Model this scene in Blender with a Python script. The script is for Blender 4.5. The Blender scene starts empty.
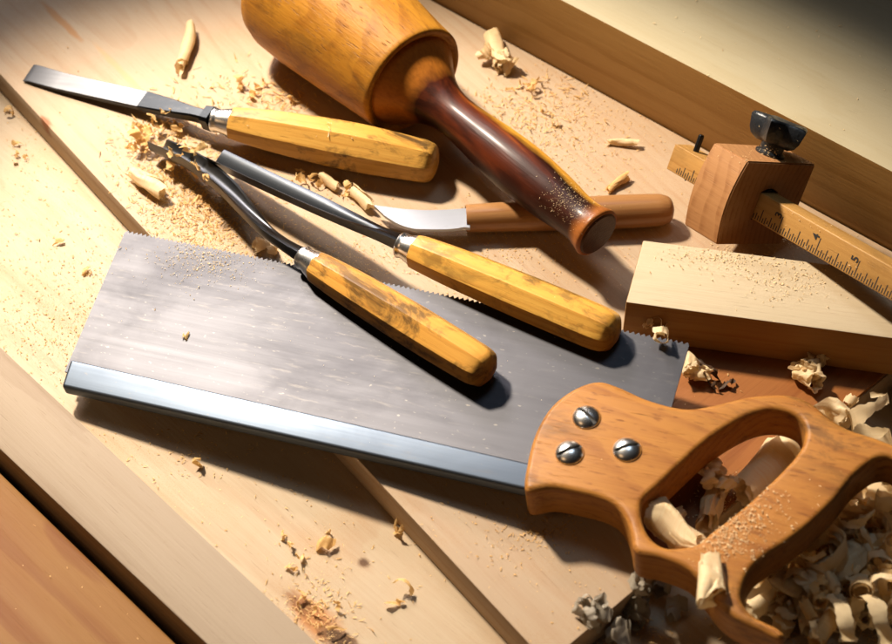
import bpy, bmesh, math, random
from mathutils import Vector, Matrix, noise as mnoise
random.seed(7)
S = bpy.context.scene
COL = S.collection
V = Vector
PI = math.pi

# ------------------------------------------------------------------ camera
FPX, PITCH, DIST = 1600.0, math.radians(47), 1600 / 1900
FW = V((0, math.cos(PITCH), -math.sin(PITCH)))
UP = V((0, math.sin(PITCH), math.cos(PITCH)))
RT = V((1, 0, 0))
CAM = -FW * DIST


def ray(px, py):
    return (FW * FPX + RT * (px - 446) - UP * (py - 322)).normalized()


def at(px, py, z):
    d = ray(px, py)
    return CAM + d * ((z - CAM.z) / d.z)


def at_plane(px, py, p0, n):
    d = ray(px, py)
    return CAM + d * ((p0 - CAM).dot(n) / d.dot(n))


cd = bpy.data.cameras.new('camera')
cam = bpy.data.objects.new('camera', cd)
COL.objects.link(cam)
cam.matrix_world = Matrix(((RT.x, UP.x, -FW.x, CAM.x), (RT.y, UP.y, -FW.y, CAM.y), (RT.z, UP.z, -FW.z, CAM.z), (0, 0, 0, 1)))
cd.sensor_width = 36
cd.lens = 36 * FPX / 892
cd.clip_start = .02
cd.clip_end = 20
cd.dof.use_dof = True
cd.dof.focus_distance = DIST - .03
cd.dof.aperture_fstop = 11
S.camera = cam


# ------------------------------------------------------------------ materials
def srgb(h):
    c = [int(h[i:i + 2], 16) / 255 for i in (0, 2, 4)]
    return tuple((x / 12.92 if x < .04045 else ((x + .055) / 1.055) ** 2.4) for x in c) + (1,)


class NT:
    def __init__(s, name):
        m = bpy.data.materials.new(name)
        m.use_nodes = True
        s.m, s.t = m, m.node_tree
        s.t.nodes.clear()
        s.out = s.n('ShaderNodeOutputMaterial')
        s.b = s.n('ShaderNodeBsdfPrincipled')
        s.l(s.b.outputs[0], s.out.inputs[0])

    def n(s, typ, **k):
        nd = s.t.nodes.new(typ)
        for a, v in k.items():
            setattr(nd, a, v)
        return nd

    def l(s, a, b):
        s.t.links.new(a, b)

    def mapping(s, scale, loc=(0, 0, 0), rot=(0, 0, 0), coord='Object'):
        c = s.n('ShaderNodeTexCoord')
        m = s.n('ShaderNodeMapping')
        m.inputs['Scale'].default_value = scale
        m.inputs['Location'].default_value = loc
        m.inputs['Rotation'].default_value = rot
        s.l(c.outputs[coord], m.inputs[0])
        return m.outputs[0]

    def noise(s, vec, scale=1, detail=4, rough=.55, dist=0):
        t = s.n('ShaderNodeTexNoise')
        t.inputs['Scale'].default_value = scale
        t.inputs['Detail'].default_value = detail
        t.inputs['Roughness'].default_value = rough
        t.inputs['Distortion'].default_value = dist
        s.l(vec, t.inputs['Vector'])
        return t.outputs['Fac']

    def ramp(s, fac, stops, interp='LINEAR'):
        r = s.n('ShaderNodeValToRGB')
        r.color_ramp.interpolation = interp
        e = r.color_ramp.elements
        while len(e) < len(stops):
            e.new(.5)
        for el, (p, c) in zip(e, stops):
            el.position = p
            el.color = c if len(c) == 4 else tuple(c) + (1,)
        s.l(fac, r.inputs[0])
        return r.outputs[0]

    def fr(s, fac, a, b):
        """map range a..b -> 0..1"""
        r = s.n('ShaderNodeMapRange')
        r.inputs[1].default_value, r.inputs[2].default_value = a, b
        s.l(fac, r.inputs[0])
        return r.outputs[0]

    def math(s, op, a, b=None):
        m = s.n('ShaderNodeMath', operation=op)
        for i, x in enumerate((a, b)):
            if x is None:
                continue
            if isinstance(x, (int, float)):
                m.inputs[i].default_value = x
            else:
                s.l(x, m.inputs[i])
        return m.outputs[0]

    def mix(s, fac, a, b, mode='MIX'):
        m = s.n('ShaderNodeMix', data_type='RGBA', blend_type=mode)
        for i, x in ((0, fac), (6, a), (7, b)):
            if isinstance(x, (int, float)):
                m.inputs[i].default_value = x
            elif isinstance(x, (tuple, list)):
                m.inputs[i].default_value = tuple(x)[:3] + (1,)
            else:
                s.l(x, m.inputs[i])
        return m.outputs[2]

    def bump(s, h, strength=.2, dist=.001, prev=None):
        b = s.n('ShaderNodeBump')
        b.inputs['Strength'].default_value = strength
        b.inputs['Distance'].default_value = dist
        s.l(h, b.inputs['Height'])
        if prev is not None:
            s.l(prev, b.inputs['Normal'])
        return b.outputs[0]

    def set(s, **k):
        names = dict(color='Base Color', rough='Roughness', metal='Metallic', spec='Specular IOR Level', normal='Normal',
                     coat='Coat Weight', coat_rough='Coat Roughness', aniso='Anisotropic', sss='Subsurface Weight')
        for a, v in k.items():
            i = s.b.inputs[names[a]]
            if hasattr(v, 'is_output'):
                s.l(v, i)
            else:
                i.default_value = v


def wood(name, light, dark, ring=.005, centre=(0, -.05, -.10), tilt=.06, ringamt=.6, fibre=.35, rough=.5, coat=0, pores=.3,
         blotch=.3, blotch_col=None, dirt=0, dirt_col=(.03, .018, .01, 1), bump=.25, wander=.6, spots=(), flecks=0, seed=0, dust=0, spec=.18, gain=.53):
    """wood with its grain along local X: growth rings, fibres, pores, blotches, handling dirt"""
    t = NT(name)
    L, D = srgb(light), srgb(dark)
    L = tuple(x * gain for x in L[:3]) + (1,)
    D = tuple(x * gain for x in D[:3]) + (1,)
    if blotch_col:
        blotch_col = tuple(x * gain for x in blotch_col[:3]) + (1,)
    o = (seed * .37, seed * .61, seed * .23)
    base = t.mapping((1, 1, 1), centre, (0, tilt, tilt * .8))
    warp = t.n('ShaderNodeTexNoise')
    warp.inputs['Scale'].default_value = 1
    warp.inputs['Detail'].default_value = 3
    t.l(t.mapping((5, 22, 22), o), warp.inputs['Vector'])
    sub = t.n('ShaderNodeVectorMath', operation='SUBTRACT')
    sub.inputs[1].default_value = (.5, .5, .5)
    t.l(warp.outputs['Color'], sub.inputs[0])
    scl = t.n('ShaderNodeVectorMath', operation='SCALE')
    scl.inputs['Scale'].default_value = ring * 3 * wander
    t.l(sub.outputs[0], scl.inputs[0])
    add = t.n('ShaderNodeVectorMath', operation='ADD')
    t.l(base, add.inputs[0])
    t.l(scl.outputs[0], add.inputs[1])
    w = t.n('ShaderNodeTexWave', wave_type='RINGS', rings_direction='X', wave_profile='SAW')
    w.inputs['Scale'].default_value = .314 / ring
    w.inputs['Distortion'].default_value = .5
    w.inputs['Detail'].default_value = 2
    w.inputs['Detail Scale'].default_value = 1.5
    t.l(add.outputs[0], w.inputs['Vector'])
    rings = t.ramp(w.outputs['Fac'], [(0, (0, 0, 0)), (.55, (.25, .25, .25)), (.85, (1, 1, 1)), (.97, (.75, .75, .75)), (1, (0, 0, 0))])
    bl = t.noise(t.mapping((4, 18, 18), o), 1, 4, .6, .4)
    fib = t.noise(t.mapping((18, 700, 700), o), 1, 4, .6)
    fib2 = t.noise(t.mapping((9, 160, 160), o), 1, 3, .6)
    amt = t.math('MULTIPLY', rings, t.math('MULTIPLY', t.fr(fib2, .2, .8), ringamt * 1.5))
    amt = t.math('ADD', amt, t.math('MULTIPLY', t.math('SUBTRACT', fib, .5), fibre * 2))
    amt = t.math('ADD', amt, t.math('MULTIPLY', t.math('SUBTRACT', fib2, .5), fibre * 1.2))
    amt = t.math('MINIMUM', t.math('MAXIMUM', amt, 0), 1)
    col = t.mix(amt, L, D)
    bc = blotch_col or D
    col = t.mix(t.math('MULTIPLY', t.fr(bl, .42, .72), blotch), col, bc)
    hgt = fib
    if pores:
        po = t.noise(t.mapping((70, 1100, 1100), o), 1, 2, .5)
        pm = t.fr(po, .64, .74)
        col = t.mix(t.math('MULTIPLY', pm, pores), col, (D[0] * .35, D[1] * .3, D[2] * .3, 1))
        hgt = t.math('SUBTRACT', fib, t.math('MULTIPLY', pm, .8))
    if flecks:
        fl = t.noise(t.mapping((120, 420, 420), o), 1, 2, .5)
        col = t.mix(t.math('MULTIPLY', t.fr(fl, .6, .72), flecks), col, (D[0] * .6, D[1] * .5, D[2] * .4, 1))
    if dirt:
        dn = t.noise(t.mapping((30, 60, 60), o), 1, 6, .7, .6)
        dn2 = t.noise(t.mapping((9, 14, 14), (o[1], o[0], 3)), 1, 2, .5)
        dm = t.math('MULTIPLY', t.fr(dn, .50, .62), t.fr(dn2, .42, .58))
        col = t.mix(t.math('MULTIPLY', dm, dirt), col, dirt_col)
    for (p, rad, c, stretch, a) in spots:       # knots, resin streaks: at a local point, stretched along the grain
        pos = t.n('ShaderNodeTexCoord')
        mp = t.n('ShaderNodeMapping')
        mp.inputs['Location'].default_value = tuple(-x for x in p)
        t.l(pos.outputs['Object'], mp.inputs[0])
        ms = t.n('ShaderNodeVectorMath', operation='MULTIPLY')
        ms.inputs[1].default_value = (1 / stretch, 1, .3)
        t.l(mp.outputs[0], ms.inputs[0])
        ln = t.n('ShaderNodeVectorMath', operation='LENGTH')
        t.l(ms.outputs[0], ln.inputs[0])
        nn = t.noise(t.mapping((60, 200, 200), o), 1, 4, .65)
        d = t.math('ADD', ln.outputs['Value'], t.math('MULTIPLY', t.math('SUBTRACT', nn, .5), rad * 1.4))
        r = t.n('ShaderNodeMapRange')
        r.inputs[1].default_value, r.inputs[2].default_value = rad, rad * .45
        t.l(d, r.inputs[0])
        col = t.mix(t.math('MULTIPLY', r.outputs[0], a), col, c)
    if dust:
        du = t.noise(t.mapping((1500, 1500, 1500), o), 1, 3, .75)
        dz = t.noise(t.mapping((16, 16, 16), (o[1], 2, o[0])), 1, 4, .65)
        col = t.mix(t.math('MULTIPLY', t.math('MULTIPLY', t.fr(du, .54, .66), t.fr(dz, .42, .62)), dust), col, (.38, .19, .06, 1))
        col = t.mix(t.math('MULTIPLY', t.fr(dz, .45, .75), dust * .35), col, (.46, .26, .11, 1))
    rr = t.math('ADD', rough - .08, t.math('MULTIPLY', fib2, .16))
    t.set(color=col, rough=rr, spec=spec, normal=t.bump(hgt, bump, .0006))
    if coat:
        t.set(coat=coat, coat_rough=.22)
    return t.m


def metal(name, c, rough=.3, scratch=.15, stain=0, stain_col=(.12, .11, .1, 1), aniso=0, seed=0, dir=(3, 260, 260), metallic=1.0, smear=0):
    t = NT(name)
    o = (seed, seed * .7, seed * .3)
    sc = t.noise(t.mapping(dir, o), 1, 6, .65)
    bl = t.noise(t.mapping((14, 22, 22), o), 1, 5, .6, .5)
    col = t.mix(t.math('MULTIPLY', t.fr(sc, .35, .75), scratch), c, (c[0] * .45, c[1] * .45, c[2] * .45, 1))
    if stain:
        st = t.noise(t.mapping((70, 420, 420), o), 1, 5, .7)
        col = t.mix(t.math('MULTIPLY', t.math('MULTIPLY', t.fr(st, .56, .72), t.fr(bl, .4, .65)), stain), col, stain_col)
        sp = t.noise(t.mapping((300, 500, 500), o), 1, 2, .5)
        col = t.mix(t.math('MULTIPLY', t.fr(sp, .68, .76), stain), col, stain_col)
    if smear:
        col = t.mix(t.math('MULTIPLY', t.fr(bl, .45, .75), smear), col, (c[0] * .55, c[1] * .55, c[2] * .58, 1))
    rr = t.math('ADD', rough - .06, t.math('ADD', t.math('MULTIPLY', bl, .12), t.math('MULTIPLY', sc, .08)))
    t.set(color=col, metal=metallic, rough=rr, normal=t.bump(sc, .05, .0004))
    if aniso:
        t.set(aniso=aniso)
    return t.m


def plain(name, c, rough=.5, bump=0, bscale=400, metallic=0, spec=.5, var=.3):
    t = NT(name)
    nz = t.noise(t.mapping((bscale,) * 3), 1, 4, .6)
    col = t.mix(t.math('MULTIPLY', t.fr(nz, .3, .75), var), c, (c[0] * .5, c[1] * .5, c[2] * .5, 1))
    t.set(color=col, rough=rough, metal=metallic, spec=spec)
    if bump:
        t.set(normal=t.bump(nz, bump, .0008))
    return t.m


def shaving_mat(name, c, c2, trans=.35):
    """thin curled wood: fibres along the strip, lets some light through"""
    t = NT(name)
    uv = t.n('ShaderNodeTexCoord')
    mp = t.n('ShaderNodeMapping')
    mp.inputs['Scale'].default_value = (3, 40, 1)
    t.l(uv.outputs['UV'], mp.inputs[0])
    f = t.noise(mp.outputs[0], 1, 5, .65)
    oi = t.n('ShaderNodeObjectInfo')
    at_ = t.n('ShaderNodeAttribute')
    at_.attribute_name = 'tint'
    col = t.mix(t.fr(f, .32, .72), c, c2)
    col = t.mix(t.math('MULTIPLY', oi.outputs['Random'], .45), col, c2)
    col = t.mix(at_.outputs['Fac'], col, (c2[0] * .45, c2[1] * .32, c2[2] * .22, 1))
    t.set(color=col, rough=.55, spec=.3, normal=t.bump(f, .3, .0006))
    tr = t.n('ShaderNodeBsdfTranslucent')
    t.l(col, tr.inputs[0])
    ms = t.n('ShaderNodeMixShader')
    ms.inputs[0].default_value = trans
    t.l(t.b.outputs[0], ms.inputs[1])
    t.l(tr.outputs[0], ms.inputs[2])
    t.l(ms.outputs[0], t.out.inputs[0])
    return t.m


# ------------------------------------------------------------------ objects
def tag(o, label=None, cat=None, group=None, kind=None):
    for k, v in (('label', label), ('category', cat), ('group', group), ('kind', kind)):
        if v:
            o[k] = v
    return o


def frame(origin, x, z=V((0, 0, 1))):
    x = x.normalized()
    y = z.cross(x).normalized()
    z = x.cross(y)
    return Matrix(((x.x, y.x, z.x, origin.x), (x.y, y.y, z.y, origin.y), (x.z, y.z, z.z, origin.z), (0, 0, 0, 1)))


def empty(name, M, label, cat, group=None):
    o = bpy.data.objects.new(name, None)
    o.empty_display_size = .01
    COL.objects.link(o)
    o.matrix_world = M
    o['_m'] = 1
    del o['_m']
    MW[o.name] = M
    return tag(o, label, cat, group)


MW = {}


def link(name, bm, mat, parent=None, M=None, sharp=35, smooth=True):
    """bm in world coordinates -> one mesh object, local to its parent's frame (or to M)"""
    mats = mat if isinstance(mat, (list, tuple)) else [mat]
    Mt = MW[parent.name] if parent else (M or Matrix())
    bmesh.ops.recalc_face_normals(bm, faces=bm.faces)
    bm.transform(Mt.inverted())
    me = bpy.data.meshes.new(name)
    bm.to_mesh(me)
    bm.free()
    for m in mats:
        me.materials.append(m)
    if smooth:
        me.polygons.foreach_set('use_smooth', [True] * len(me.polygons))
        if sharp < 180:
            me.set_sharp_from_angle(angle=math.radians(sharp))
    o = bpy.data.objects.new(name, me)
    COL.objects.link(o)
    if parent:
        o.parent = parent
    elif M:
        o.matrix_world = M
    MW[o.name] = Mt
    return o


def prism(pts, z0, z1, bevel=.0006):
    """world XY polygon extruded between two heights"""
    bm = bmesh.new()
    a = [bm.verts.new((p.x, p.y, z0)) for p in pts]
    b = [bm.verts.new((p.x, p.y, z1)) for p in pts]
    n = len(pts)
    bm.faces.new(a)
    bm.faces.new(b)
    for i in range(n):
        bm.faces.new((a[i], a[(i + 1) % n], b[(i + 1) % n], b[i]))
    bmesh.ops.recalc_face_normals(bm, faces=bm.faces)
    if bevel:
        bmesh.ops.bevel(bm, geom=bm.edges[:], offset=bevel, segments=2, affect='EDGES', profile=.5)
    return bm


def smooth_poly(pts, closed=True, n=6):
    """Catmull-Rom through points"""
    out = []
    m = len(pts)
    rng = range(m if closed else m - 1)
    for i in rng:
        if closed:
            p0, p1, p2, p3 = (pts[(i + k) % m] for k in (-1, 0, 1, 2))
        else:
            p0, p1, p2, p3 = pts[max(i - 1, 0)], pts[i], pts[i + 1], pts[min(i + 2, m - 1)]
        for k in range(n):
            t = k / n
            out.append(.5 * ((2 * p1) + (p2 - p0) * t + (2 * p0 - 5 * p1 + 4 * p2 - p3) * t * t + (3 * p1 - p0 - 3 * p2 + p3) * t ** 3))
    if not closed:
        out.append(pts[-1])
    return out


def lathe(p0, p1, prof, seg=48, oct_=None, roll=0, up=V((0, 0, 1)), bm=None):
    """surface around the axis p0->p1; prof = [(t, radius, [octagon amount])]; oct_ gives eight flats with eased corners"""
    bm = bm or bmesh.new()
    ax = (p1 - p0)
    L = ax.length
    ax.normalize()
    s = ax.cross(up).normalized()
    u = s.cross(ax)
    rings = []
    for pr in prof:
        t, r = pr[0], pr[1]
        oc = (pr[2] if len(pr) > 2 else 1) if oct_ else 0
        c = p0 + ax * (L * t)
        ring = []
        for k in range(seg):
            a = 2 * PI * k / seg
            d = ((a + PI / 8) % (PI / 4)) - PI / 8
            rr = min(r / math.cos(d), r * 1.074)
            rr = r * 1.03 * (1 - oc) + rr * oc if oct_ else r
            ring.append(bm.verts.new(c + (u * math.cos(a + roll) + s * math.sin(a + roll)) * rr))
        rings.append(ring)
    for a, b in zip(rings, rings[1:]):
        for k in range(seg):
            bm.faces.new((a[k], a[(k + 1) % seg], b[(k + 1) % seg], b[k]))
    bm.faces.new(rings[0])
    bm.faces.new(rings[-1])
    return bm


def smooth_prof(prof, n=6):
    dim = len(prof[0])
    pts = [V((p + (1,) * 3)[:3]) if dim == 3 else V((p[0], p[1], 0)) for p in prof]
    q = smooth_poly(pts, False, n)
    return [(x.x, max(x.y, .0001), min(max(x.z, 0), 1)) if dim == 3 else (x.x, max(x.y, .0001)) for x in q]


def sweep(stations):
    """stations: lists of world points, same count, joined into a closed tube"""
    bm = bmesh.new()
    R = [[bm.verts.new(p) for p in st] for st in stations]
    n = len(R[0])
    for a, b in zip(R, R[1:]):
        for k in range(n):
            bm.faces.new((a[k], a[(k + 1) % n], b[(k + 1) % n], b[k]))
    bm.faces.new(R[0])
    bm.faces.new(R[-1])
    return bm


def box_bm(o, x, y, z, bm=None, bevel=0, slot=0):
    """box from corner o along three edge vectors"""
    new = bmesh.new()
    vs = [new.verts.new(o + x * i + y * j + z * k) for i in (0, 1) for j in (0, 1) for k in (0, 1)]
    for f in ((0, 1, 3, 2), (4, 6, 7, 5), (0, 4, 5, 1), (2, 3, 7, 6), (0, 2, 6, 4), (1, 5, 7, 3)):
        new.faces.new([vs[i] for i in f])
    bmesh.ops.recalc_face_normals(new, faces=new.faces)
    if bevel:
        bmesh.ops.bevel(new, geom=new.edges[:], offset=bevel, segments=3, affect='EDGES', profile=.5)
    for f in new.faces:
        f.material_index = slot
    if bm is None:
        return new
    me = bpy.data.meshes.new('tmp')
    new.to_mesh(me)
    bm.from_mesh(me)
    bpy.data.meshes.remove(me)
    new.free()
    return bm


def isect(a, b, c, d):
    """2D intersection of line ab with line cd"""
    r, s = (b - a), (d - c)
    k = ((c.x - a.x) * s.y - (c.y - a.y) * s.x) / (r.x * s.y - r.y * s.x)
    return a + r * k


# ------------------------------------------------------------------ the boards
ZB = .018                                   # top of the middle board
wall_a, wall_b = at(433, 0, ZB), at(892, 250, ZB)
edge_a, edge_b = at(0, 74, ZB), at(520, 634, ZB)
end_a, end_b = at(575, 640, ZB), at(842, 414, ZB)
edir = (edge_a - edge_b).normalized()
wdir = (wall_a - wall_b).normalized()
p2 = isect(edge_a, edge_b, end_a, end_b)
wn = V((wdir.y, -wdir.x, 0))
if wn.x < 0:
    wn = -wn
p3 = isect(end_a, end_b, wall_a, wall_b) - wn * .0008
BM_ = frame(edge_b.copy(), -edir)           # x runs along the grain towards the viewer
BI = BM_.inverted()
M_pine = wood('pale_pine', 'EDD0AE', 'D6A277', ring=.006, ringamt=.28, fibre=.22, rough=.6, pores=.12, blotch=.25, blotch_col=srgb('E2B084'), seed=1, dust=.7,
              spots=[(BI @ at(62, 22, ZB), .0032, srgb('B07C48'), 9, .8), (BI @ at(120, 70, ZB), .003, srgb('C89A68'), 14, .5), (BI @ at(410, 42, ZB), .003, srgb('C8986A'), 14, .4), (BI @ at(45, 122, ZB), .0035, srgb('8A4A1C'), 2, .8)])
board = link('wooden_board', prism([p2 + edir * .95, p2, p3, p3 + wdir * .62], .0002, ZB, .0007), M_pine, M=BM_, sharp=40)
tag(board, 'pale planed middle board under the mallet and tools, with a slanting cut end', 'board', 'boards lying on the bench')

# base board
st_a, st_b = at(0, 345, .012), at(320, 644, .012)
sdir = (st_a - st_b).normalized()
sn = V((-sdir.y, sdir.x, 0))
if sn.x > 0:
    sn = -sn                                # towards the lower left
s0 = V((st_b.x, st_b.y, 0))
BSI = frame(s0, -sdir).inverted()
M_base = wood('base_pine', 'EFD5B2', 'D4A276', ring=.009, ringamt=.35, fibre=.25, rough=.6, pores=.15, blotch=.3, blotch_col=srgb('DDB684'), seed=4, dust=.65,
              spots=[(BSI @ at(318, 622, 0), .0085, srgb('A9682C'), 2.6, .8), (BSI @ at(338, 640, 0), .0062, srgb('2A140A'), 2.2, .95), (BSI @ at(300, 605, 0), .004, srgb('6A3A18'), 3, .8), (BSI @ at(363, 563, 0), .0032, srgb('4A2A16'), 1.3, .9)])
b_near = s0 - sdir * .25
b_far = s0 + sdir * .95
base = link('wooden_board', prism([b_far, b_near, b_near - sn * .62, b_far - sn * .62], -.019, 0, .0007), M_base, M=frame(s0, -sdir))
tag(base, 'wide cream base board under the toe of the saw, beside the grey strip', 'board', 'boards lying on the bench')

# strip
st_c, st_d = at(0, 449, .012), at(207, 644, .012)
M_strip = wood('grey_pine', 'D6BDA0', 'B5977A', ring=.0042, centre=(0, -.004, -.3), tilt=.012, ringamt=.5, fibre=.3, rough=.65, pores=.15, blotch=.15, seed=8, gain=.44)
q = .0006
strip = link('wooden_strip', prism([st_a + sdir * .5 + sn * q, st_b - sdir * .2 + sn * q, st_d + (st_d - st_c).normalized() * .2, st_c - (st_d - st_c).normalized() * .5], -.02, .012, .0008), M_strip, M=frame(st_b.copy(), -sdir))
tag(strip, 'narrow greyish wooden strip edging the bench at lower left', 'strip')

# orange board
or_a, or_b = at(0, 471, 0), at(178, 644, 0)
odir = (or_a - or_b).normalized()
on = V((-odir.y, odir.x, 0))
if on.x > 0:
    on = -on
M_orange = wood('orange_pine', 'B8803F', '98541E', ring=.02, centre=(0, -.02, -.04), tilt=.05, ringamt=.7, fibre=.2, rough=.6, pores=.1, blotch=.55, blotch_col=srgb('A05424'), seed=12, gain=.42)
orange = link('wooden_board', prism([or_a + odir * .5, or_b - odir * .3, or_b - odir * .3 + on * .4, or_a + odir * .5 + on * .4], -.022, 0, .0025), M_orange, M=frame(or_b.copy(), -odir))
tag(orange, 'reddish orange board in the lower left corner beyond the dark gap', 'board', 'boards lying on the bench')

# raised plank at the upper right
top_probe = at_plane(700, 72, wall_a, wn)
HW = top_probe.z
M_plank = wood('raised_pine', 'EDDDB6', 'D8BE8C', ring=.012, centre=(0, -.02, -.12), tilt=.03, ringamt=.2, fibre=.15, rough=.55, pores=.1, blotch=.3, blotch_col=srgb('D2B072'), seed=16)
w0 = wall_a + wdir * .8
w1 = wall_b - wdir * .5
M_shaded_face = wood('raised_pine_shaded_face', 'CC9A58', 'A67434', ring=.011, centre=(0, -.03, -.06), tilt=.02, ringamt=.5, fibre=.25, rough=.5, pores=.1, blotch=.4, blotch_col=srgb('A87030'), seed=18)  # shade of the front face painted in: darker copy of the pine
bm = prism([w0, w1, w1 + wn * .9, w0 + wn * .9], -.019, HW, .001)
bm.normal_update()
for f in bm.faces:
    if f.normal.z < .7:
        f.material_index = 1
plank = link('wooden_plank', bm, [M_plank, M_shaded_face], M=frame(wall_b.copy(), -wdir))
tag(plank, 'thick raised plank with a shaded front face along the upper right', 'plank')

# bench underneath
M_bench = wood('bench_wood', '6B4424', '4A2A14', ring=.01, seed=20)
bm = bmesh.new()
bmesh.ops.create_grid(bm, x_segments=1, y_segments=1, size=1.6)
bmesh.ops.translate(bm, verts=bm.verts, vec=(0, 0, -.0225))
bench = tag(link('ground', bm, M_bench), 'dark bench surface under the boards', 'ground', kind='structure')

# pale block
ZK = .047
k_a, k_b, k_c = at(626, 302, ZK), at(892, 338, ZK), at(643, 240, ZK)
kx = (k_b - k_a).normalized()
ky = V((-kx.y, kx.x, 0))
kw = (k_c - k_a).dot(ky)
ksk = kx * ((k_c - k_a).dot(kx))
M_block = wood('block_maple', 'E8D2AE', 'CCAC84', ring=.004, centre=(0, -.01, -.2), tilt=.02, ringamt=.22, fibre=.3, rough=.6, pores=.2, blotch=.2, seed=23)
M_shaded_side = wood('block_shaded_side', 'CC9450', 'A66C30', ring=.006, centre=(0, -.01, -.2), tilt=.02, ringamt=.35, fibre=.3, rough=.6, pores=.2, blotch=.3, seed=24)  # sides in a darker orange: their shade is put into the colour
# thin reddish board under the block and the saw handle
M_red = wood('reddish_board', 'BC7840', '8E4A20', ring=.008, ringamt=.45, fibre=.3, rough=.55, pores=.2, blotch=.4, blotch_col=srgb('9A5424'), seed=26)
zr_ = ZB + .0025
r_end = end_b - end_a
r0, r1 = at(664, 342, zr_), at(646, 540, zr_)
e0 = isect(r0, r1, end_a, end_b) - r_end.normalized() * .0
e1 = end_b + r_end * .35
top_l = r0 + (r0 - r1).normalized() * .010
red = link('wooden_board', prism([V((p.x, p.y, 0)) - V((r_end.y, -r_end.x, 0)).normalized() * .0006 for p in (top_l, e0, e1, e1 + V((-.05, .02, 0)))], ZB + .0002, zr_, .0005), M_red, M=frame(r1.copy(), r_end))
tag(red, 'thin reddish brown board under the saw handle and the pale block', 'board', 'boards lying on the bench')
bm = prism([k_a, k_a + kx * .22, k_a + kx * .22 + ky * kw + ksk, k_c], ZB + .0028, ZK, .0008)
bm.normal_update()
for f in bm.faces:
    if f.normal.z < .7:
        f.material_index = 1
block = link('wooden_block', bm, [M_block, M_shaded_side], M=frame(k_a.copy(), kx))
tag(block, 'pale squared block of wood lying under the ruled beam of the marking gauge', 'block')

# ------------------------------------------------------------------ the saw
sp0, sp1, tt = at(62, 386, .0125), at(527, 489, .0355), at(125, 232, .0200)
sx = (sp1 - sp0).normalized()
sz = sx.cross(tt - sp0).normalized()
SAW = frame(sp0.copy(), sx, sz)
SAWI = SAW.inverted()


def saw2(px, py, off=0.0):
    p = SAWI @ at_plane(px, py, sp0 + sz * off, sz)
    return V((p.x, p.y, off))


saw = empty('back_saw', SAW, 'back saw with a steel blade and an open orange wooden handle lying across the boards', 'saw')
M_blade = metal('saw_steel', (.060, .059, .064, 1), rough=.48, scratch=.18, stain=.9, smear=.75, seed=2, dir=(4, 300, 300))
M_spine = metal('spine_steel', (.085, .102, .128, 1), rough=.40, scratch=.45, stain=.5, smear=.5, seed=5)
c0, c1, c2, c3 = saw2(65, 372), saw2(125, 233), saw2(689, 346), saw2(668, 420)
tl = (c2 - c1)
nteeth = int(tl.length / .00265)
pts = []
tn = V((-tl.y, tl.x, 0)).normalized()
for i in range(nteeth):
    b = c1 + tl * (i / nteeth)
    pts += [b, b + tl * (.62 / nteeth) + tn * .0016]
pts.append(c2)
mid1 = saw2(560, 430)
poly = [c0] + pts + [c3, saw2(600, 470), saw2(540, 480)]
bm = bmesh.new()
vs = [bm.verts.new((p.x, p.y, -.0005)) for p in poly]
f = bm.faces.new(vs)
ex = bmesh.ops.extrude_face_region(bm, geom=[f])
bmesh.ops.translate(bm, verts=[g for g in ex['geom'] if isinstance(g, bmesh.types.BMVert)], vec=(0, 0, .001))
bmesh.ops.triangulate(bm, faces=bm.faces[:])
bm.transform(SAW)
link('blade', bm, M_blade, saw, smooth=False)
# spine: folded steel back
ST = .0042
a0, a1, b0, b1 = saw2(70.5, 359, ST), saw2(533, 463.5, ST), saw2(61.5, 386, ST - .0018), saw2(529, 490, ST - .0018)
bm = bmesh.new()
prof = [(0, -1), (0, 1), (1, 1), (1, -1)]
vsr = []
for (lo, hi) in ((b0, a0), (b1, a1)):
    vsr.append([bm.verts.new((lo.x, lo.y, -ST)), bm.verts.new((lo.x, lo.y, lo.z)), bm.verts.new((hi.x, hi.y, ST)), bm.verts.new((hi.x, hi.y, -ST))])
for k in range(4):
    bm.faces.new((vsr[0][k], vsr[0][(k + 1) % 4], vsr[1][(k + 1) % 4], vsr[1][k]))
bm.faces.new(vsr[0])
bm.faces.new(vsr[1])
bmesh.ops.recalc_face_normals(bm, faces=bm.faces)
bmesh.ops.bevel(bm, geom=bm.edges[:], offset=.0016, segments=4, affect='EDGES', profile=.6)
bm.transform(SAW)
link('spine', bm, M_spine, saw, sharp=50)

# handle: outline and hole, eased edges
HT = .011
outer = [(526, 489), (527, 462), (536, 430), (552, 404), (575, 387), (598, 380), (618, 385), (645, 397), (672, 405), (692, 407), (716, 403), (745, 396), (773, 393), (797, 395),
         (815, 404), (832, 418), (850, 428), (875, 436), (897, 445), (915, 455), (920, 466), (910, 472), (893, 458), (880, 457), (870, 462), (857, 472), (845, 486), (836, 498), (824, 510), (808, 525), (787, 541), (767, 554), (753, 566),
         (744, 582), (742, 598), (749, 610), (762, 619), (777, 626), (785, 634), (779, 638), (762, 630), (740, 620), (722, 607), (708, 590), (696, 575), (684, 566), (660, 557), (640, 553), (633, 546), (631, 534), (626, 518), (616, 505), (600, 497), (580, 492), (552, 487)]
inner = [(641, 510), (644, 498), (659, 484), (680, 464), (703, 443), (727, 426), (750, 414), (770, 409), (787, 411), (799, 417), (805, 429), (803, 443), (794, 457), (777, 475), (754, 497), (730, 517), (710, 532), (699, 542),
         (683, 546), (665, 546), (652, 538), (644, 525)]


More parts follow.
